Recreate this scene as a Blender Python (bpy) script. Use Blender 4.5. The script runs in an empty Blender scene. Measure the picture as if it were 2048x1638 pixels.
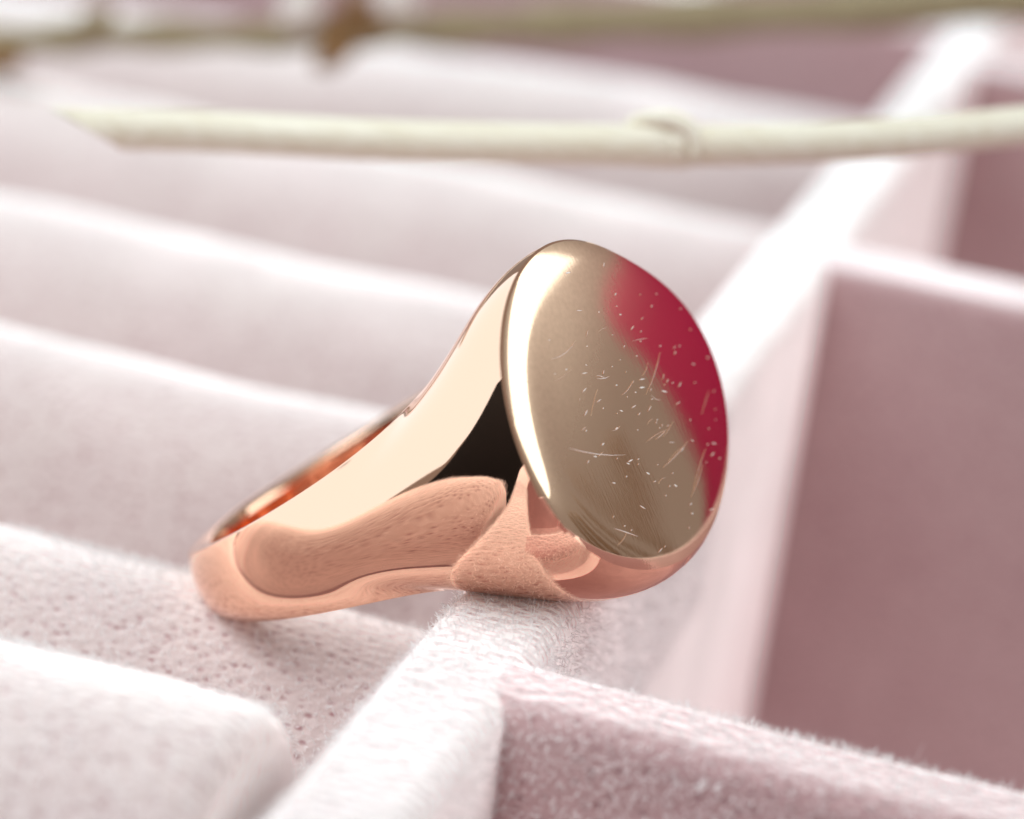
import bpy, bmesh, math, random
import numpy as np
from mathutils import Matrix, Vector
random.seed(4); rng = np.random.default_rng(4)
S = bpy.context.scene
COL = S.collection

# ------------------------------------------------------------ camera (1 unit = 1 cm)
CAM = np.array([2.21127, -8.15728, 4.02875])
ROLL, PITCH, AZ = np.radians([7.2, 20.7, 74.5])
fh = np.array([-math.cos(AZ), math.sin(AZ), 0]); rh = np.array([math.sin(AZ), math.cos(AZ), 0]); zz = np.array([0, 0, 1.])
FWD = fh*math.cos(PITCH) - zz*math.sin(PITCH); up0 = fh*math.sin(PITCH) + zz*math.cos(PITCH)
RGT = math.cos(ROLL)*rh + math.sin(ROLL)*up0
UPV = -math.sin(ROLL)*rh + math.cos(ROLL)*up0
cd = bpy.data.cameras.new('camera'); cam = bpy.data.objects.new('camera', cd); COL.objects.link(cam)
m = Matrix.Identity(4)
for i in range(3):
    m[i][0] = RGT[i]; m[i][1] = UPV[i]; m[i][2] = -FWD[i]; m[i][3] = CAM[i]
cam.matrix_world = m
cd.sensor_width = 36; cd.lens = 4550/2048*36; cd.clip_start = .05; cd.clip_end = 500
cd.dof.use_dof = True; cd.dof.focus_distance = 9.3; cd.dof.aperture_fstop = .255; cd.dof.aperture_blades = 0
S.camera = cam
S.view_settings.view_transform = 'Standard'; S.view_settings.look = 'None'
S.view_settings.exposure = 0.0; S.view_settings.gamma = 1
S.render.engine = 'CYCLES'
S.cycles.use_denoising = True
S.cycles.max_bounces = 10; S.cycles.glossy_bounces = 8; S.cycles.diffuse_bounces = 4

# ------------------------------------------------------------ light: a pale room, window lamps and added fill lamps
W = bpy.data.worlds.new('World'); S.world = W; W.use_nodes = True
bg = W.node_tree.nodes['Background']; bg.inputs[0].default_value = (1, .95, .88, 1); bg.inputs[1].default_value = .28

def area_lamp(name, loc, target, sx, sy, power, colour, roll=0.0):
    L = bpy.data.lights.new(name, 'AREA'); L.shape = 'RECTANGLE'; L.size = sx; L.size_y = sy; L.energy = power; L.color = colour
    o = bpy.data.objects.new(name, L); COL.objects.link(o); o.location = loc
    q = (Vector(target) - Vector(loc)).to_track_quat('-Z', 'Y').to_matrix() @ Matrix.Rotation(math.radians(roll), 3, 'Z')
    o.rotation_euler = q.to_euler()
    return o
def polar(az, el, d, base=(-.2, .3, .6)):
    """a place at azimuth az (degrees right of the view), elevation el and distance d from the ring"""
    a, e = math.radians(az), math.radians(el)
    h = fh*math.cos(a) + rh*math.sin(a)
    return tuple(np.array(base) + d*(h*math.cos(e) + zz*math.sin(e)))
area_lamp('window_lamp', polar(95, 34, 30), (0, 0, .5), 37, 16, 5200, (.85, .99, 1), 16)
area_lamp('side_window_lamp', polar(-76, 12.5, 36), polar(-76, 12.5, 0), 76, 28, 9300, (.68, .88, 1))
area_lamp('high_fill_lamp', polar(-80, 52, 26), (-1, 0, -.5), 13, 12, 3100, (.87, .995, 1))  # unseen fill lamp, added high on the left to whiten the rolls
area_lamp('front_fill_lamp', polar(-140, 56, 22), (-1, 0, -.5), 11, 10, 1900, (.91, .995, 1))  # unseen front-left fill, added to lift the tray

# ------------------------------------------------------------ helpers
def link_mesh(name, verts, faces, mat, parent=None, smooth=True):
    me = bpy.data.meshes.new(name)
    me.from_pydata([tuple(v) for v in verts], [], [tuple(f) for f in faces])
    me.validate(); me.update()
    if smooth:
        me.polygons.foreach_set('use_smooth', [True]*len(me.polygons))
    if mat: me.materials.append(mat)
    o = bpy.data.objects.new(name, me); COL.objects.link(o)
    if parent is not None: o.parent = parent
    return o
def fast_mesh(name, verts, quads, mat, parent=None, smooth=True):
    verts = np.asarray(verts, dtype=np.float32); quads = np.asarray(quads, dtype=np.int32)
    me = bpy.data.meshes.new(name)
    k = quads.shape[1]
    me.vertices.add(len(verts)); me.vertices.foreach_set('co', verts.ravel())
    me.loops.add(quads.size); me.loops.foreach_set('vertex_index', quads.ravel())
    me.polygons.add(len(quads)); me.polygons.foreach_set('loop_start', np.arange(0, quads.size, k, dtype=np.int32))
    me.polygons.foreach_set('use_smooth', np.full(len(quads), smooth))
    me.update(calc_edges=True); me.validate()
    if mat: me.materials.append(mat)
    o = bpy.data.objects.new(name, me); COL.objects.link(o)
    if parent is not None: o.parent = parent
    return o
def empty(name, loc, label, cat, group=None):
    o = bpy.data.objects.new(name, None); COL.objects.link(o); o.location = loc; o.empty_display_size = .2
    o['label'] = label; o['category'] = cat
    if group: o['group'] = group
    return o
def mat(name):
    M = bpy.data.materials.new(name); M.use_nodes = True
    return M, M.node_tree.nodes, M.node_tree.links, M.node_tree.nodes['Principled BSDF']

# ------------------------------------------------------------ materials
def velvet(name, base, bump=.5, sheen_rough=.58, sheen_col=(.93, .99, .985), tight=.7, pores=1.3):
    """short cut pile: pink backing between the tufts, paler tips, and the white sheen pile shows at grazing view"""
    M, N, L, P = mat(name)
    tc = N.new('ShaderNodeTexCoord')
    n1 = N.new('ShaderNodeTexNoise'); n1.inputs['Scale'].default_value = 1.6; n1.inputs['Detail'].default_value = 5
    n2 = N.new('ShaderNodeTexNoise'); n2.inputs['Scale'].default_value = 22; n2.inputs['Detail'].default_value = 4
    v = N.new('ShaderNodeTexVoronoi'); v.inputs['Scale'].default_value = 19; v.inputs['Randomness'].default_value = .85
    for q in (n1, n2): L.new(tc.outputs['Object'], q.inputs['Vector'])
    vm = N.new('ShaderNodeMapping'); vm.inputs['Rotation'].default_value = (.3, .35, .5); vm.inputs['Scale'].default_value = (.75, 1.35, 1.0)
    L.new(tc.outputs['Object'], vm.inputs['Vector']); L.new(vm.outputs['Vector'], v.inputs['Vector'])
    # tufts: distance to the tuft centre opens the darker backing
    mr = N.new('ShaderNodeMapRange'); mr.inputs['From Min'].default_value = .36; mr.inputs['From Max'].default_value = .14; mr.inputs['To Max'].default_value = pores
    L.new(v.outputs['Distance'], mr.inputs['Value'])
    mm = N.new('ShaderNodeMath'); mm.operation = 'MULTIPLY'
    L.new(mr.outputs['Result'], mm.inputs[0]); L.new(n2.outputs['Fac'], mm.inputs[1])
    big = N.new('ShaderNodeMix'); big.data_type = 'RGBA'
    big.inputs['A'].default_value = (base[0]*.93, base[1]*.88, base[2]*.90, 1); big.inputs['B'].default_value = (min(1, base[0]*1.06), min(1, base[1]*1.12), min(1, base[2]*1.10), 1)
    L.new(n1.outputs['Fac'], big.inputs['Factor'])
    mx = N.new('ShaderNodeMix'); mx.data_type = 'RGBA'
    L.new(mm.outputs[0], mx.inputs['Factor']); L.new(big.outputs['Result'], mx.inputs['A'])
    mx.inputs['B'].default_value = (base[0]*.5, base[1]*.22, base[2]*.25, 1)
    L.new(mx.outputs['Result'], P.inputs['Base Color'])
    P.inputs['Roughness'].default_value = 1; P.inputs['Specular IOR Level'].default_value = 0
    b = N.new('ShaderNodeBump'); b.inputs['Strength'].default_value = bump; b.inputs['Distance'].default_value = .02
    hs = N.new('ShaderNodeMath'); hs.operation = 'SUBTRACT'
    hs.operation = 'ADD'; L.new(n2.outputs['Fac'], hs.inputs[0]); L.new(v.outputs['Distance'], hs.inputs[1])
    L.new(hs.outputs[0], b.inputs['Height']); L.new(b.outputs['Normal'], P.inputs['Normal'])
    nap = N.new('ShaderNodeTexNoise'); nap.inputs['Scale'].default_value = 1.1; nap.inputs['Detail'].default_value = 6; nap.inputs['Distortion'].default_value = .6
    L.new(tc.outputs['Object'], nap.inputs['Vector'])
    nr = N.new('ShaderNodeValToRGB'); nr.color_ramp.elements[0].position = .3; nr.color_ramp.elements[1].position = .7
    nr.color_ramp.elements[0].color = (*[c*.72 for c in sheen_col], 1); nr.color_ramp.elements[1].color = (*[min(1, c*1.12) for c in sheen_col], 1)
    L.new(nap.outputs['Fac'], nr.inputs['Fac'])
    sh = N.new('ShaderNodeBsdfSheen'); L.new(nr.outputs['Color'], sh.inputs['Color']); sh.inputs['Roughness'].default_value = sheen_rough
    L.new(b.outputs['Normal'], sh.inputs['Normal'])
    ad = N.new('ShaderNodeAddShader'); L.new(P.outputs['BSDF'], ad.inputs[0]); L.new(sh.outputs['BSDF'], ad.inputs[1])
    s2 = N.new('ShaderNodeBsdfSheen'); s2.inputs['Color'].default_value = (*[c*tight for c in sheen_col], 1); s2.inputs['Roughness'].default_value = .44
    L.new(b.outputs['Normal'], s2.inputs['Normal'])
    for lobe in (sh, s2):
        a2 = N.new('ShaderNodeAddShader'); L.new(ad.outputs[0], a2.inputs[0]); L.new(lobe.outputs['BSDF'], a2.inputs[1]); ad = a2
    L.new(ad.outputs[0], N['Material Output'].inputs['Surface'])
    return M
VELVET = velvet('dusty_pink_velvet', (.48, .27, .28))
ROLL_VELVET = velvet('lit_pink_velvet', (.575, .43, .42), tight=.08, pores=1.6)  # same velvet with a paler base: light on the rolls put into colour
WALL_VELVET = velvet('lit_pale_velvet', (.60, .475, .475), tight=.25, pores=1.2)  # the long divider's lit whiteness painted into a paler base colour
def pile_mat():
    M, N, L, P = mat('velvet_pile')
    oi = N.new('ShaderNodeTexCoord'); n = N.new('ShaderNodeTexNoise'); n.inputs['Scale'].default_value = 30; n.inputs['Detail'].default_value = 2
    L.new(oi.outputs['Object'], n.inputs['Vector'])
    cr = N.new('ShaderNodeValToRGB'); cr.color_ramp.elements[0].color = (.93, .89, .895, 1); cr.color_ramp.elements[1].color = (.98, .97, .975, 1)
    cr.color_ramp.elements[0].position = .3; cr.color_ramp.elements[1].position = .7
    L.new(n.outputs['Fac'], cr.inputs['Fac']); L.new(cr.outputs['Color'], P.inputs['Base Color'])
    P.inputs['Roughness'].default_value = .5; P.inputs['Sheen Weight'].default_value = 1; P.inputs['Sheen Roughness'].default_value = .5
    tr = N.new('ShaderNodeBsdfTranslucent'); L.new(cr.outputs['Color'], tr.inputs['Color'])
    ms = N.new('ShaderNodeMixShader'); ms.inputs['Fac'].default_value = .45
    out = N['Material Output']
    L.new(P.outputs['BSDF'], ms.inputs[1]); L.new(tr.outputs['BSDF'], ms.inputs[2]); L.new(ms.outputs[0], out.inputs['Surface'])
    return M
PILE = pile_mat()
def gold(name, rough, base=(.945, .565, .40), brushed=0.0):
    M, N, L, P = mat(name)
    P.inputs['Base Color'].default_value = (*base, 1); P.inputs['Metallic'].default_value = 1
    tc = N.new('ShaderNodeTexCoord')
    n = N.new('ShaderNodeTexNoise'); n.inputs['Scale'].default_value = 9; n.inputs['Detail'].default_value = 6
    L.new(tc.outputs['Object'], n.inputs['Vector'])
    mr = N.new('ShaderNodeMapRange'); mr.inputs['From Min'].default_value = .3; mr.inputs['From Max'].default_value = .75
    mr.inputs['To Min'].default_value = rough*.7; mr.inputs['To Max'].default_value = rough*1.35
    L.new(n.outputs['Fac'], mr.inputs['Value']); L.new(mr.outputs['Result'], P.inputs['Roughness'])
    if brushed:
        mp = N.new('ShaderNodeMapping'); mp.inputs['Scale'].default_value = (90, 7, 7)
        L.new(tc.outputs['Object'], mp.inputs['Vector'])
        nb = N.new('ShaderNodeTexNoise'); nb.inputs['Scale'].default_value = 1.4; nb.inputs['Detail'].default_value = 5
        L.new(mp.outputs['Vector'], nb.inputs['Vector'])
        b = N.new('ShaderNodeBump'); b.inputs['Strength'].default_value = brushed; b.inputs['Distance'].default_value = .01
        L.new(nb.outputs['Fac'], b.inputs['Height']); L.new(b.outputs['Normal'], P.inputs['Normal'])
    return M
GOLD = gold('polished_rose_gold', .035)
def haze_lobe(M, rough, fac):
    N, L = M.node_tree.nodes, M.node_tree.links; P = N['Principled BSDF']
    g = N.new('ShaderNodeBsdfAnisotropic'); g.inputs['Color'].default_value = P.inputs['Base Color'].default_value; g.inputs['Roughness'].default_value = rough
    ms = N.new('ShaderNodeMixShader'); ms.inputs['Fac'].default_value = fac
    L.new(P.outputs['BSDF'], ms.inputs[1]); L.new(g.outputs['BSDF'], ms.inputs[2]); L.new(ms.outputs[0], N['Material Output'].inputs['Surface'])
    # the end of the oval that rubs most is worn to a soft haze
    tc = N.new('ShaderNodeTexCoord'); sx = N.new('ShaderNodeSeparateXYZ'); L.new(tc.outputs['Object'], sx.inputs[0])
    wy = N.new('ShaderNodeMath'); wy.operation = 'MULTIPLY_ADD'; wy.inputs[1].default_value = -.55; L.new(sx.outputs['X'], wy.inputs[0]); L.new(sx.outputs['Y'], wy.inputs[2])
    mr = N.new('ShaderNodeMapRange'); mr.interpolation_type = 'SMOOTHSTEP'
    mr.inputs['From Min'].default_value = -.15; mr.inputs['From Max'].default_value = .75; mr.inputs['To Min'].default_value = fac; mr.inputs['To Max'].default_value = .5
    L.new(wy.outputs[0], mr.inputs['Value'])
    nz = N.new('ShaderNodeTexNoise'); nz.inputs['Scale'].default_value = 45; nz.inputs['Detail'].default_value = 4; L.new(tc.outputs['Object'], nz.inputs['Vector'])
    nm = N.new('ShaderNodeMapRange'); nm.inputs['From Min'].default_value = .3; nm.inputs['From Max'].default_value = .7; nm.inputs['To Min'].default_value = .9; nm.inputs['To Max'].default_value = 1.08
    L.new(nz.outputs['Fac'], nm.inputs['Value'])
    ml = N.new('ShaderNodeMath'); ml.operation = 'MULTIPLY'; L.new(mr.outputs['Result'], ml.inputs[0]); L.new(nm.outputs['Result'], ml.inputs[1])
    L.new(ml.outputs[0], ms.inputs['Fac'])
FACE = gold('worn_rose_gold_face', .035, (.90, .61, .44), .018)
haze_lobe(FACE, .28, .08)

# ------------------------------------------------------------ the velvet tray
tray = empty('jewellery_tray', (0, 0, -4.6), 'dusty pink velvet jewellery tray with padded ring slots and deep square compartments', 'tray')
TZ = 4.6
def profile_sweep(name, prof, x0, x1, nx, mt, parent, wob=.012, endround=.12, dz=0.0, skew=0.0):
    """prof = (y,z) polyline, smoothed, swept along x with rounded ends and a faint waviness of the padding"""
    p = np.array(prof, float)
    # Catmull-Rom smoothing
    pts = []
    for i in range(len(p)-1):
        a = p[max(i-1, 0)]; b = p[i]; c = p[i+1]; d = p[min(i+2, len(p)-1)]
        for t in np.linspace(0, 1, 8, endpoint=False):
            pts.append(.5*((2*b)+(-a+c)*t+(2*a-5*b+4*c-d)*t*t+(-a+3*b-3*c+d)*t**3))
    pts.append(p[-1]); pts = np.array(pts)
    cen = np.array([pts[:, 0].mean(), pts[:, 1].min()])
    xs = np.concatenate([x0 + endround*(1-np.cos(np.linspace(0, math.pi/2, 6)[:-1])), np.linspace(x0+endround, x1-endround, nx), x1 - endround*(1-np.cos(np.linspace(math.pi/2, 0, 6)[1:]))])
    V = []
    for x in xs:
        e = min(x-x0, x1-x); sh = 0
        if e < endround: sh = endround*(1-math.sqrt(max(0, 1-((endround-e)/endround)**2)))
        d = pts - cen; L = np.linalg.norm(d, axis=1, keepdims=True)+1e-6
        q = pts - d/L*sh
        w = wob*(math.sin(x*2.1+p[0, 0]*3)+.6*math.sin(x*4.7+p[0, 0]))
        for y, z in q: V.append((x, y+w-skew*max(0, -2.6-x), z+w*.6+TZ+dz))
    n = len(pts); F = []
    for i in range(len(xs)-1):
        for j in range(n-1):
            F.append((i*n+j, (i+1)*n+j, (i+1)*n+j+1, i*n+j+1))
    F.append(tuple(range(n))); F.append(tuple(reversed([(len(xs)-1)*n+j for j in range(n)])))
    o = link_mesh(name, V, F, mt, parent)
    return o, pts
RIDGE = [(.66, -1.9), (.64, -.9), (.56, -.42), (.36, -.11), (.05, 0), (-.27, -.06), (-.62, -.29), (-.97, -.76), (-1.28, -1.25), (-1.35, -1.9)]
CREST = [(-1.72, .12), (.38, -.52), (2.75, -.5), (5.05, -.5), (8.0, -.5), (12.1, -.5)]
ridges = []
for k, (yc, zc) in enumerate(CREST):
    sy = 1.0 if k < 3 else (1.15, 1.35, 1.8, 1.8)[k-3]
    pr = [(yc + dy*sy, zc + dz) for dy, dz in RIDGE]
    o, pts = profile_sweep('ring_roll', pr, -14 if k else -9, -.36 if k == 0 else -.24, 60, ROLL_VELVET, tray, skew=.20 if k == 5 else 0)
    ridges.append(pts)

def rounded_bar(name, x0, x1, y0, y1, z0, z1, r, mt, parent, sub=10, wob=.006):
    """a padded divider: box with generously rounded top edges, faintly uneven"""
    bm = bmesh.new()
    bmesh.ops.create_cube(bm, size=1)
    for v in bm.verts:
        v.co = ((x0+x1)/2+v.co.x*(x1-x0), (y0+y1)/2+v.co.y*(y1-y0), (z0+z1)/2+v.co.z*(z1-z0)+TZ)
    ed = [e for e in bm.edges if all(v.co.z > z1+TZ-1e-4 for v in e.verts)]
    bmesh.ops.bevel(bm, geom=ed, offset=r, segments=6, profile=.5, affect='EDGES')
    long = 0 if (x1-x0) > (y1-y0) else 1
    ln = (x1-x0) if long == 0 else (y1-y0)
    es = [e for e in bm.edges if abs((e.verts[0].co-e.verts[1].co)[long]) > ln*.6]
    bmesh.ops.subdivide_edges(bm, edges=es, cuts=int(ln*3), use_grid_fill=True)
    for v in bm.verts:
        t = v.co[long]
        w = wob*(math.sin(t*3.3)+.7*math.sin(t*7.9+1)+.5*math.sin(t*13.1))
        v.co.z += w if v.co.z > z1+TZ-.5 else 0
        v.co[1-long] += w*.7
    me = bpy.data.meshes.new(name); bm.to_mesh(me); bm.free()
    me.polygons.foreach_set('use_smooth', [True]*len(me.polygons))
    me.materials.append(mt)
    o = bpy.data.objects.new(name, me); COL.objects.link(o); o.parent = parent
    md = o.modifiers.new('wn', 'WEIGHTED_NORMAL'); md.keep_sharp = False
    return o
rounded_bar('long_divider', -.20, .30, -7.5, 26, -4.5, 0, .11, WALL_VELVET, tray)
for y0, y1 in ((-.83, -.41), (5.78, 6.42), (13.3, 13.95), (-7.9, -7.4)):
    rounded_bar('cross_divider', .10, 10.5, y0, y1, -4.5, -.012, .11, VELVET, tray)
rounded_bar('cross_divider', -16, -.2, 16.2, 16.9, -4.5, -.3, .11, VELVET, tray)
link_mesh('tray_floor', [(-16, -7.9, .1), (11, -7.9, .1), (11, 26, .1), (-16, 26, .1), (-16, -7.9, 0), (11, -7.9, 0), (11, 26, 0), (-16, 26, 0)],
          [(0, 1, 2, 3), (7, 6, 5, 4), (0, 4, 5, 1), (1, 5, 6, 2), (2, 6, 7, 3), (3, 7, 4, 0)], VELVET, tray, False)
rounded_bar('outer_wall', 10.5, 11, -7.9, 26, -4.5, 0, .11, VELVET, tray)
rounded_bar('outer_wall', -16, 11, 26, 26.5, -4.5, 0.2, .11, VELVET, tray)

# ------------------------------------------------------------ standing pile of the velvet where it is in focus
def pile(name, P, Nn, U, parent, length=.032, width=.0026, per=2, spread=.016, lean=(0, 0, 0), jit=1.0):
    """P base points, Nn normals, U unused tangents: short tapered strips, several to a tuft"""
    n = len(P)
    P = np.repeat(P, per, 0); Nn = np.repeat(Nn, per, 0); k = len(P)
    tuftlean = np.repeat(rng.normal(0, .30, (n, 3)), per, 0)
    P = P + rng.normal(0, spread, (k, 3))*(1-np.abs(Nn)*.8)
    d = Nn + tuftlean + rng.normal(0, jit*.5, (k, 3)) + np.array(lean); d /= np.linalg.norm(d, axis=1, keepdims=True)
    l = (length*rng.uniform(.55, 1.25, k))[:, None]
    side = np.cross(d, rng.normal(0, 1, (k, 3))); side /= np.linalg.norm(side, axis=1, keepdims=True)
    bend = rng.normal(0, .25, (k, 3)) + np.array(lean)*.5
    w = width*rng.uniform(.7, 1.3, k)[:, None]
    a0 = P - d*.006; a1 = P + d*l*.55; d2 = d + bend; d2 /= np.linalg.norm(d2, axis=1, keepdims=True); a2 = a1 + d2*l*.45
    V = np.stack([a0-side*w, a0+side*w, a1-side*w*.85, a1+side*w*.85, a2-side*w*.35, a2+side*w*.35], 1).reshape(-1, 3)
    V[:, 2] += TZ
    b = np.arange(k)[:, None]*6
    Q = np.concatenate([b+np.array([[0, 1, 3, 2]]), b+np.array([[2, 3, 5, 4]])], 0)
    o = fast_mesh(name, V, Q, PILE, parent, True)
    o['kind'] = 'stuff'
    return o
def grid_points(pts, x0, x1, step, j0=0, j1=None):
    """points and normals over a (y,z) profile swept in x"""
    pts = np.asarray(pts)[j0:j1]
    seg = np.diff(pts, axis=0); L = np.linalg.norm(seg, axis=1); s = np.concatenate([[0], np.cumsum(L)])
    ss = np.arange(step/2, s[-1], step)
    y = np.interp(ss, s, pts[:, 0]); z = np.interp(ss, s, pts[:, 1])
    dy = np.gradient(y, ss); dz = np.gradient(z, ss)
    ny, nz = dz, -dy
    if nz.mean() < 0: ny, nz = -ny, -nz
    xs = np.arange(x0, x1, step)
    P = []; Nn = []
    for i in range(len(ss)):
        off = (i % 2)*step*.5
        P.append(np.stack([xs+off, np.full(len(xs), y[i]), np.full(len(xs), z[i])], 1))
        Nn.append(np.tile([0, ny[i], nz[i]], (len(xs), 1)))
    P = np.concatenate(P); Nn = np.concatenate(Nn)
    P = P + rng.normal(0, step*.16, P.shape)
    return P, Nn
def vis(P, Nn, lo=-80, hi=1104):
    """keep the pile that falls in or near the frame"""
    v = P - CAM; w = v@FWD
    x = 512 + 2275*(v@RGT)/w; y = 409.5 - 2275*(v@UPV)/w
    k = (x > lo) & (x < hi) & (y > lo) & (y < 899)
    return P[k], Nn[k]
def bar_profile(a0, a1, z0, z1, r):
    q = [(a1, z0), (a1, z1-r)]
    q += [(a1-r+r*math.cos(t), z1-r+r*math.sin(t)) for t in np.linspace(0, math.pi/2, 7)[1:]]
    q += [(a0+r+r*math.cos(t), z1-r+r*math.sin(t)) for t in np.linspace(math.pi/2, math.pi, 7)]
    q += [(a0, z0)]
    return q
# long divider: profile across x, running along y
pf = bar_profile(-.20, .30, -1.2, 0, .11)
P, Nn = grid_points(pf, -3.2, 3.0, .026)
P = P[:, [1, 0, 2]]; Nn = Nn[:, [1, 0, 2]]
keep = ~((P[:, 0] > .27) & (P[:, 1] > -.83) & (P[:, 1] < -.41) & (P[:, 2] < -.05))
P, Nn = vis(P[keep], Nn[keep]); pile('pile', P, Nn, None, tray)
# front cross divider
P, Nn = grid_points(bar_profile(-.83, -.41, -1.3, -.012, .11), .27, 3.0, .026)
P, Nn = vis(P, Nn); pile('pile', P, Nn, None, tray)
# two front ring rolls
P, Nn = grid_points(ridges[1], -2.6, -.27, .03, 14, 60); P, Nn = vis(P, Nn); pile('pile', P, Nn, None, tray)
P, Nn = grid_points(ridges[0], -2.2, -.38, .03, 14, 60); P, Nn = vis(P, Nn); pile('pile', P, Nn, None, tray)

# stray hairs and lint caught on the tops
P, Nn = grid_points(bar_profile(-.20, .30, -.25, 0, .11), -2.4, 1.0, .17); P = P[:, [1, 0, 2]]; Nn = Nn[:, [1, 0, 2]]
P2, N2 = grid_points(bar_profile(-.83, -.41, -.6, -.012, .11), .33, 2.4, .2)
P3, N3 = grid_points(ridges[1], -2.4, -.3, .24, 14, 60)
P = np.concatenate([P, P2, P3]); Nn = np.concatenate([Nn, N2, N3]); P = P + rng.normal(0, .05, P.shape)*(1-np.abs(Nn))
P, Nn = vis(P, Nn); pile('lint', P, Nn, None, tray, length=.085, width=.0014, per=1, jit=2.2)

# ------------------------------------------------------------ the signet ring
RS = 1.036
AX = np.array([[.206180, -.598109, .774439], [.965772, -.002922, -.259376], [.157398, .801409, .577034]])   # columns t, a, n
CEN = CAM + RS*(np.array([-.686003, .499127, .145460]) - CAM)
ring = empty('signet_ring', tuple(CEN), 'polished rose gold signet ring with a blank scratched oval face, propped on the velvet dividers', 'ring')
mw = Matrix.Identity(4)
for i in range(3):
    for j in range(3): mw[i][j] = AX[i][j]*RS
    mw[i][3] = CEN[i]
ring.matrix_world = mw
RP = dict(Ro=.9489, H=1.312, wbT=.1745, wbB=.1796, w1T=.3086, w1B=.294, phi1=.8981, pw=1.524, bul=.05, out=.45, outT=.0354, outB=.8323, k0=.3186, k1=.5638, ft=.0795, k1B=.2168, pwB=1.7083, mT=-.0165, mB=-.0821)
HARM = [.7064, -.0224, .0119, -.0153, -.027, .0116, -.0106, .0069, -.001, -.0009, .0039]
def oval(ang):
    r = HARM[0]
    for k in range(1, 6): r = r + HARM[2*k-1]*np.cos(k*ang) + HARM[2*k]*np.sin(k*ang)
    t = r*np.sin(ang); a = r*np.cos(ang)
    return np.stack([t, a, RP['H'] + RP['ft']*a], -1)
def shank(phi, s):
    p = RP; ph = abs(phi)
    f = min(max((math.pi-ph)/(math.pi-p['phi1']), 0), 1)
    wT = p['wbT']+(p['w1T']-p['wbT'])*f**p['pw'] + p['mT']*4*f*(1-f)
    wB = p['wbB']+(p['w1B']-p['wbB'])*f**p['pwB'] + p['mB']*4*f*(1-f)
    k = (s+1)/2; k = k*k*(3-2*k)
    w = wB*(1-k) + wT*k
    rho = p['Ro'] - p['bul']*(.7*s*s + .3*s**4)
    return np.array([rho*math.sin(phi), w*s, rho*math.cos(phi)])
def bez(P0, P1, P2, P3, t): return (1-t)**3*P0+3*(1-t)**2*t*P1+3*(1-t)*t*t*P2+t**3*P3
def outer(u, th, sd):
    p = RP; s = math.cos(th)
    b = 1 - s*s; ph1 = p['phi1'] + .42*b
    if u >= 1: return shank(sd*(ph1+(math.pi-ph1)*(u-1)), s)
    e = oval(np.array(th*sd)); ph = ph1*sd
    q = shank(ph, s); tq = shank(ph+1e-3*sd, s)-q; tq /= np.linalg.norm(tq)
    d = np.array([(p['out']+(.9 if sd < 0 else .35)*max(0, -s))*math.sin(th)*sd, (p['outT'] if s > 0 else p['outB'])*s, -1.]); d /= np.linalg.norm(d)
    kk = (s+1)/2; kk = kk*kk*(3-2*kk)
    k1 = p['k1B']*(1-kk) + p['k1']*kk
    k1 = k1*(1-b) + .30*b; k0 = p['k0']*(1-b) + .26*b
    return bez(e, e+d*k0, q-tq*k1, q, u)
def inner(A, s, sd):
    p = RP
    phi = math.atan2(abs(A[0]), A[2])
    k = max(0, math.cos(phi))**1.5
    rho = (p['Ro']-.15)*(1-k) + 1.0*k
    w = min(abs(A[1])-.01, .33)
    return np.array([rho*math.sin(phi)*sd, w*s, rho*math.cos(phi)])
us = np.concatenate([np.linspace(0, 1, 41), np.linspace(1, 2, 52)[1:]])
NV, NE, NI = 56, 12, 6
V = []; F = []
for sd in (-1, 1):
    base = len(V); rows = []
    for u in us:
        row = [outer(u, th, sd) for th in np.linspace(0, math.pi, NV)]
        h = min(u, 1)
        for s in (-1, 1):
            A = row[NV-1] if s < 0 else row[0]
            if s < 0: c = A - outer(u, math.pi-.06, sd)
            else: c = A - outer(u, .06, sd)
            c = c/(np.linalg.norm(c)+1e-9)
            I = inner(A, s, sd); g = np.linalg.norm(A-I)
            e1 = g*(.30 if h >= 1 else .30*h + .25*(1-h)); e2 = g*.12
            if u < .25:
                tipdir = np.array([0, s*(.55 if s < 0 else .12), -.85]); k = u/.25; c = c*k + tipdir*(1-k); c /= np.linalg.norm(c)
            pts = [bez(A, A+c*e1, I+np.array([0, s, 0])*e2, I, t) for t in np.linspace(0, 1, NE+1)[1:]]
            if s < 0: endB = pts
            else: endT = pts
        innr = []
        for s in np.linspace(-1, 1, NI+2)[1:-1]:
            k = (s+1)/2; q = endB[-1]*(1-k) + endT[-1]*k
            r0 = math.hypot(endB[-1][0], endB[-1][2])*(1-k) + math.hypot(endT[-1][0], endT[-1][2])*k; r1 = math.hypot(q[0], q[2])
            innr.append(np.array([q[0]*r0/r1, q[1], q[2]*r0/r1]))
        rows.append(row + endB + innr + endT[::-1])
    R0 = np.array(rows); n = R0.shape[1]; nu = len(us)
    ker = np.exp(-.5*(np.arange(-14, 15)/5.5)**2); ker /= ker.sum()
    idx = np.clip(np.arange(nu)[:, None] + np.arange(-14, 15)[None], 0, nu-1)
    sm = np.einsum('k,ukns->uns' if False else 'k,ukvs->uvs', ker, R0[idx])
    wgt = np.clip((us-.25)/.35, 0, 1)*np.clip((1.75-us)/.35, 0, 1); wgt = (wgt*wgt*(3-2*wgt))[:, None, None]
    rows = R0*(1-wgt) + sm*wgt
    for r in rows: V += [tuple(v) for v in r]
    for i in range(len(us)-1):
        for j in range(n):
            k = (j+1) % n
            if i == 0 and False: continue
            f = (base+i*n+j, base+i*n+k, base+(i+1)*n+k, base+(i+1)*n+j)
            F.append(f if sd > 0 else f[::-1])
band = link_mesh('band', V, F, GOLD, ring)
bm = bmesh.new(); bm.from_mesh(band.data)
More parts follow.
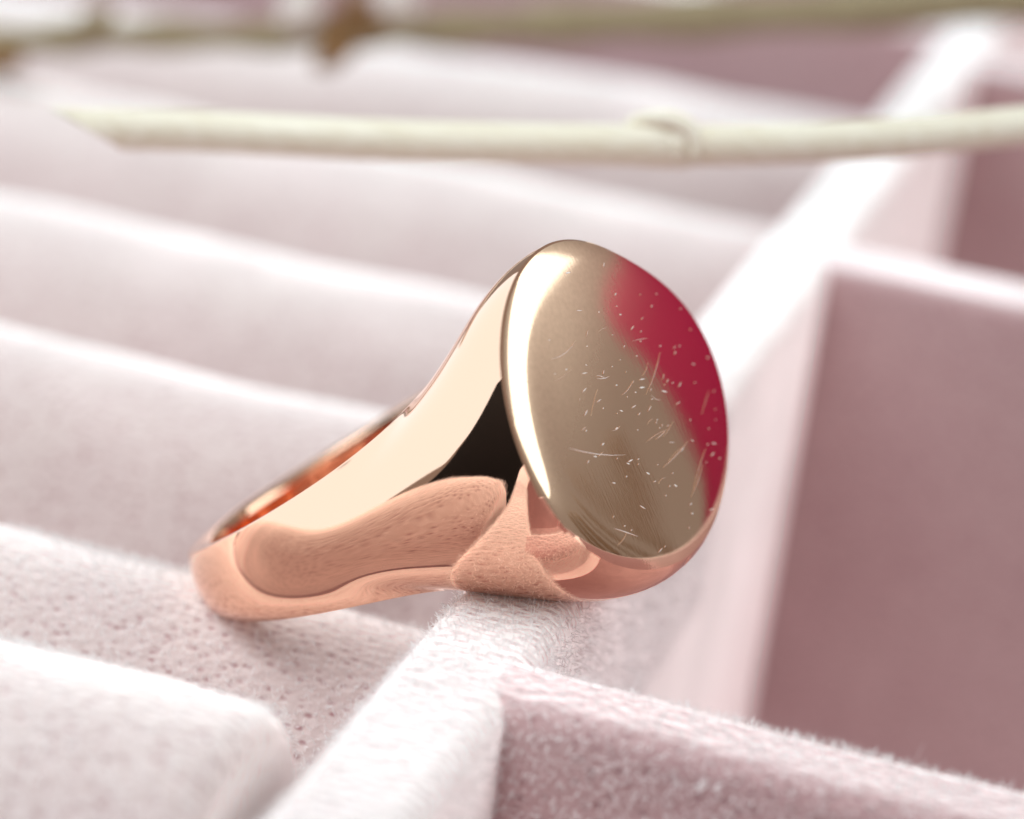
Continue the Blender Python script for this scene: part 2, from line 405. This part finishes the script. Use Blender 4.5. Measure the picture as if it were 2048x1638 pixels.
bmesh.ops.remove_doubles(bm, verts=bm.verts, dist=2e-4)
bmesh.ops.dissolve_degenerate(bm, edges=bm.edges, dist=1e-5)
bmesh.ops.recalc_face_normals(bm, faces=bm.faces)
bm.to_mesh(band.data); bm.free()
band.data.polygons.foreach_set('use_smooth', [True]*len(band.data.polygons))

DOME = .062
def face_pt(ang, r):
    e = oval(ang)
    h = DOME*(.50*(1-r**2.2) + .50*(1-r**9))
    if isinstance(r, float) or np.ndim(r) == 0:
        if r > .986: h = .010*(1-r)/.014
        else:
            q = r/.986; left = (1-np.sin(ang))/2
            h = .010 + DOME*(.56*(1-q**2.2) + .09*(1-q**12) + .85*left**2*(q**6-q**12))
    return np.stack([e[..., 0]*r, e[..., 1]*r, RP['H'] + RP['ft']*e[..., 1]*r + h], -1)
NA = 160; ang = np.linspace(0, 2*math.pi, NA, endpoint=False)
def rings(name, rs, mt, cap):
    V = []; F = []
    for r in rs: V += [tuple(v) for v in face_pt(ang, float(r))]
    for i in range(len(rs)-1):
        for j in range(NA):
            k = (j+1) % NA
            F.append((i*NA+j, i*NA+k, (i+1)*NA+k, (i+1)*NA+j))
    if cap:
        V.append(tuple(face_pt(np.array(0.), 0.))); c = len(V)-1
        for j in range(NA): F.append(((len(rs)-1)*NA+j, (len(rs)-1)*NA+(j+1) % NA, c))
    o = link_mesh(name, V, F, mt, ring)
    bm = bmesh.new(); bm.from_mesh(o.data); bmesh.ops.recalc_face_normals(bm, faces=bm.faces)
    if sum(f.normal.z for f in bm.faces) < 0: bmesh.ops.reverse_faces(bm, faces=bm.faces)
    bm.to_mesh(o.data); bm.free()
    return o
rings('rim', [1.0, .9955, .991, .9865, .986], GOLD, False)
rings('oval_face', [.986, .978, .965, .95, .93, .905, .88, .85] + list(np.linspace(.82, .04, 34)), FACE, True)
# fine scratches and nicks: slivers of torn-up metal standing a hair proud of the face
M_, N_, L_, P_ = mat('scratch_metal')
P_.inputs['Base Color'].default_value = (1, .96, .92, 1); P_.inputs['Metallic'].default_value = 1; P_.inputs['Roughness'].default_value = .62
def local(r, a): return face_pt(np.array(a), float(r))
SV = []; SF = []
def scratch(x, y, ang_, ln, w, bend=0.0):
    """x, y on the face in fractions of the oval; a thin curved sliver"""
    n = 5; b0 = len(SV)
    for i in range(n):
        t = (i/(n-1)-.5)
        px = x + math.cos(ang_)*ln*t - math.sin(ang_)*bend*(t*t); py = y + math.sin(ang_)*ln*t + math.cos(ang_)*bend*(t*t)
        ww = w*(1-(2*t)**2*.85)
        for sg_ in (-1, 1):
            qx = px - math.sin(ang_)*ww*sg_; qy = py + math.cos(ang_)*ww*sg_
            r = min(.97, math.hypot(qx, qy)); a = math.atan2(qx, qy)
            p = local(r, a); SV.append((p[0], p[1], p[2] + .0012 + (.0012 if sg_ > 0 else 0)))
    for i in range(n-1):
        k = b0+2*i; SF.append((k, k+1, k+3, k+2))
rs_ = random.Random(11)
for k in range(120):                                 # nicks
    x = max(-.8, min(.9, rs_.gauss(.12, .42))); y = max(-.85, min(.8, rs_.gauss(-.08, .42)))
    if math.hypot(x, y) > .93: continue
    scratch(x, y, rs_.gauss(-.05, .35), rs_.choice((.012, .016, .02, .03, .05)), rs_.uniform(.002, .0048))
for k in range(16):                                 # longer hairlines
    x = rs_.gauss(.15, .38); y = rs_.gauss(-.15, .42)
    if math.hypot(x, y) > .85: continue
    scratch(x, y, rs_.gauss(.1, .35), rs_.uniform(.06, .26), rs_.uniform(.0008, .0017), rs_.uniform(-.05, .05))
for x, y, a, l, b in ((-.33, .42, .62, .27, .09), (-.12, .17, .30, .12, .03), (.22, -.45, .70, .33, .02), (.16, -.30, .66, .13, .02), (-.45, -.15, .08, .5, .05), (.32, -.66, 1.05, .25, .03), (.38, -.60, 1.1, .3, -.03), (-.5, -.62, -.1, .22, .0), (.05, .03, .75, .16, .03), (.33, .0, 1.0, .34, .03)):
    scratch(x, y, a-.6, l, .0022, b)
sc_ = link_mesh('scratched_metal', SV, SF, M_, ring); sc_['kind'] = 'stuff'

# ------------------------------------------------------------ dried straw and the flowering twig behind the ring
def smooth_path(pts, n):
    p = np.array(pts, float); out = []
    for i in range(len(p)-1):
        a, b, c, d = p[max(i-1, 0)], p[i], p[i+1], p[min(i+2, len(p)-1)]
        for t in np.linspace(0, 1, n, endpoint=False):
            out.append(.5*((2*b)+(-a+c)*t+(2*a-5*b+4*c-d)*t*t+(-a+3*b-3*c+d)*t**3))
    out.append(p[-1]); return np.array(out)
def tube(name, path, rad, mt, parent=None, sides=20, shear=0.0):
    n = len(path); tg = np.gradient(path, axis=0); tg /= np.linalg.norm(tg, axis=1, keepdims=True)
    V = []; F = []
    for i in range(n):
        t = tg[i]; sx = np.cross(t, zz); sx /= np.linalg.norm(sx); sz = np.cross(sx, t)
        r = rad[i] if hasattr(rad, '__len__') else rad
        for k in range(sides):
            a = 2*math.pi*k/sides
            o = r*(math.cos(a)*sx + math.sin(a)*sz)
            q = path[i] + o
            if shear: q = q - t*shear*math.sin(a)*r*math.exp(-i*.25)
            V.append(q)
    for i in range(n-1):
        for k in range(sides):
            F.append((i*sides+k, i*sides+(k+1) % sides, (i+1)*sides+(k+1) % sides, (i+1)*sides+k))
    F.append(tuple(range(sides))[::-1]); F.append(tuple((n-1)*sides+k for k in range(sides)))
    return link_mesh(name, V, F, mt, parent)
def stalk_mat(name, c0, c1, rough=.5):
    M, N, L, P = mat(name)
    tc = N.new('ShaderNodeTexCoord'); mp = N.new('ShaderNodeMapping'); mp.inputs['Scale'].default_value = (.7, 9, 9)
    n = N.new('ShaderNodeTexNoise'); n.inputs['Scale'].default_value = 3; n.inputs['Detail'].default_value = 5
    L.new(tc.outputs['Object'], mp.inputs['Vector']); L.new(mp.outputs['Vector'], n.inputs['Vector'])
    cr = N.new('ShaderNodeValToRGB'); cr.color_ramp.elements[0].color = (*c0, 1); cr.color_ramp.elements[1].color = (*c1, 1)
    cr.color_ramp.elements[0].position = .32; cr.color_ramp.elements[1].position = .62
    L.new(n.outputs['Fac'], cr.inputs['Fac']); L.new(cr.outputs['Color'], P.inputs['Base Color'])
    P.inputs['Roughness'].default_value = rough
    return M
STRAW = stalk_mat('pale_straw', (.82, .72, .57), (.93, .85, .73), .4)
TWIG = stalk_mat('dry_twig', (.25, .18, .10), (.38, .30, .18), .7)
CALYX = stalk_mat('brown_calyx', (.16, .07, .02), (.28, .14, .05), .7)
PETAL = stalk_mat('dry_petal', (.70, .58, .54), (.84, .76, .72), .8)
st = empty('dried_straw', (-3.3, 2.44, .87), 'pale cream dried straw with slanted cut end and one node, behind the ring', 'straw')
sp = smooth_path([(-3.24, 2.455, .889), (-2.617, 2.511, .983), (-1.522, 2.541, 1.134), (-.272, 2.632, 1.331), (.477, 2.726, 1.465), (1.057, 2.827, 1.595), (1.504, 2.939, 1.707), (1.56, 2.95, 1.722)], 14)
sp = np.array([CAM + (p - CAM)*(.96 + .15*i/(len(sp)-1)) for i, p in enumerate(sp)])
base = np.array([-3.3, 2.44, .87]); sp = sp - base
dn = np.linalg.norm(sp - sp[43], axis=1)
tube('stalk', sp, .106 + .012*np.exp(-(dn/.09)**2) - .012*np.clip((np.arange(len(sp))-60)/60, 0, 1), STRAW, st, 24, 2.1)
nd = sp[dn.argmin()+1]
t_ = np.array([.97, .1, .17])
tube('node', np.array([nd + t_*k for k in np.linspace(-.10, .10, 9)]), [.113, .116, .119, .120, .117, .120, .119, .116, .113], STRAW, st, 24)
tube('leaf_scar', smooth_path([nd+np.array(q) for q in ((-.24, -.03, .075), (-.14, -.05, .12), (.0, -.06, .145), (.12, -.08, .10), (.15, -.11, -.02))], 6), [.014+.036*math.sin(math.pi*min(1, (k+2)/26)) for k in range(25)], STRAW, st, 12)

tw = empty('flowering_twig', (-6.985, 8.146, -.229), 'brown dried twig with two small pale blossoms across the far end of the tray', 'twig')
tb = np.array([-6.985, 8.146, -.229])
tp = smooth_path([(-8.115, 7.74, -.466), (-6.985, 8.146, -.229), (-6.036, 8.475, -.061), (-4.846, 8.863, .087), (-3.934, 9.176, .239), (-2.794, 9.569, .435), (-1.274, 10.091, .694), (.805, 10.812, 1.061), (2.517, 11.411, 1.378), (6, 12.5, 2)], 10) - tb
tube('stem', tp, .125 + .02*np.sin(np.arange(len(tp))*.9) + .05*np.clip((np.arange(len(tp))-38)/20, 0, 1), TWIG, tw, 12)
def blossom(c, r, tip):
    c = np.array(c) - tb; tip = np.array(tip) - tb
    bm = bmesh.new()
    ax = c - tip; ax /= np.linalg.norm(ax); q = Vector((0, 0, 1)).rotation_difference(Vector(ax)).to_matrix()
    for ring_, (n, tilt, rr) in enumerate(((5, 1.0, .62), (5, .45, .5), (3, .12, .4))):
        for k in range(n):
            a = 2*math.pi*(k+.5*ring_)/n
            mtx = Matrix.Translation(Vector(c)) @ q.to_4x4() @ Matrix.Rotation(a, 4, 'Z') @ Matrix.Rotation(tilt, 4, 'Y') @ Matrix.Translation((0, 0, r*.15)) @ Matrix.Diagonal((r*rr*.45, r*rr, r*.72, 1))
            bmesh.ops.create_icosphere(bm, subdivisions=2, radius=1, matrix=mtx)
    me = bpy.data.meshes.new('blossom'); bm.to_mesh(me); bm.free(); me.materials.append(PETAL)
    me.polygons.foreach_set('use_smooth', [True]*len(me.polygons))
    o = bpy.data.objects.new('blossom', me); COL.objects.link(o); o.parent = tw
    tube('calyx', np.array([tip + (c-tip)*k for k in np.linspace(0, .6, 8)]), [.05, .08, .10, .11, .12, .13, .14, .14], CALYX, tw, 10)
blossom((-4.50, 8.50, .40), .27, (-4.16, 8.62, .22))
blossom((-3.86, 8.70, .56), .27, (-4.10, 8.62, .30))
tube('leaf_stub', np.array([np.array(q)-tb for q in ((-4.16, 8.58, .26), (-4.22, 8.50, .14), (-4.29, 8.44, .05), (-4.34, 8.40, .0))]), [.14, .13, .10, .04], CALYX, tw, 10)
tube('leaf_stub', np.array([np.array(q)-tb for q in ((-4.14, 8.6, .3), (-4.18, 8.64, .45), (-4.18, 8.68, .7))]), [.09, .08, .06], CALYX, tw, 10)
tube('bract', np.array([np.array(q)-tb for q in ((-6.25, 8.3, -.06), (-6.12, 8.05, .10), (-5.9, 7.95, .24))]), [.10, .12, .05], TWIG, tw, 10)
tube('bract', np.array([np.array(q)-tb for q in ((-7.1, 7.9, -.33), (-6.75, 7.75, -.26), (-6.55, 7.70, -.22))]), [.12, .12, .05], CALYX, tw, 10)

# ------------------------------------------------------------ things beside the camera that the gold mirrors
def simple(name, rough, col):
    M, N, L, P = mat(name)
    tc = N.new('ShaderNodeTexCoord'); n = N.new('ShaderNodeTexNoise'); n.inputs['Scale'].default_value = 3; n.inputs['Detail'].default_value = 6
    L.new(tc.outputs['Object'], n.inputs['Vector'])
    mx = N.new('ShaderNodeMix'); mx.data_type = 'RGBA'
    mx.inputs['A'].default_value = (*[c*.8 for c in col], 1); mx.inputs['B'].default_value = (*[min(1, c*1.2) for c in col], 1)
    L.new(n.outputs['Fac'], mx.inputs['Factor']); L.new(mx.outputs['Result'], P.inputs['Base Color'])
    P.inputs['Roughness'].default_value = rough; P.inputs['Specular IOR Level'].default_value = .25
    return M
def slab(name, az0, az1, d, z0, z1, thick, mt, label, cat, r=.4):
    """an upright slab seen from the ring between two azimuths, standing z0..z1"""
    p0 = np.array(polar(az0, 0, d)); p1 = np.array(polar(az1, 0, d)); c = (p0+p1)/2
    t = p1-p0; L = np.linalg.norm(t); ang = math.atan2(t[1], t[0])
    bm = bmesh.new(); bmesh.ops.create_cube(bm, size=1)
    for v in bm.verts: v.co = (v.co.x*L, v.co.y*thick, (v.co.z+.5)*(z1-z0))
    bmesh.ops.bevel(bm, geom=list(bm.edges), offset=r, segments=4, profile=.5, affect='EDGES')
    me = bpy.data.meshes.new(name); bm.to_mesh(me); bm.free(); me.materials.append(mt)
    me.polygons.foreach_set('use_smooth', [True]*len(me.polygons))
    o = bpy.data.objects.new(name, me); COL.objects.link(o)
    o.location = (c[0], c[1], z0); o.rotation_euler = (0, 0, ang)
    o['label'] = label; o['category'] = cat
    return o
slab('black_stand_in', -123, -168, 26, -13, 20, .8, simple('black_stand_in', .6, (.012, .012, .013)), 'matt black stand-in board added left of the camera for the ring to mirror', 'board', .2)  # unseen board, added as the dark shape mirrored in the ring
slab('red_cushion', 30, 62, 30, -4.6, 11, 3, simple('red_cloth', .9, (.46, .010, .095)), 'red cloth cushion standing upright beyond the right edge of the tray', 'cushion', 1.2)

WOOD = stalk_mat('oiled_wood', (.20, .125, .07), (.30, .20, .12), .5)
rack = empty('reflection_slats', polar(85, -12, 28), 'brown upright slats added unseen right of the tray for the ring to mirror', 'rack')  # made-up slats, added for brown streaks in the ring's reflections
rb = np.array(polar(85, -12, 28))
for az0, az1, top_, r in ((70, 71, 14, .38), (74.5, 75.5, 13, .42), (78.5, 79, 12, .3), (84, 84, 11, 1.1), (90, 90, 11, 1.1), (96, 96, 10, 1.1)):
    a = np.array(polar(az0, top_, 28)) - rb; b_ = np.array(polar(az1, -12, 28)) - rb
    tube('slat', smooth_path([a, (a+b_)/2 + rng.normal(0, .08, 3), b_], 8), r, WOOD, rack, 10)

bpy.context.view_layer.update()
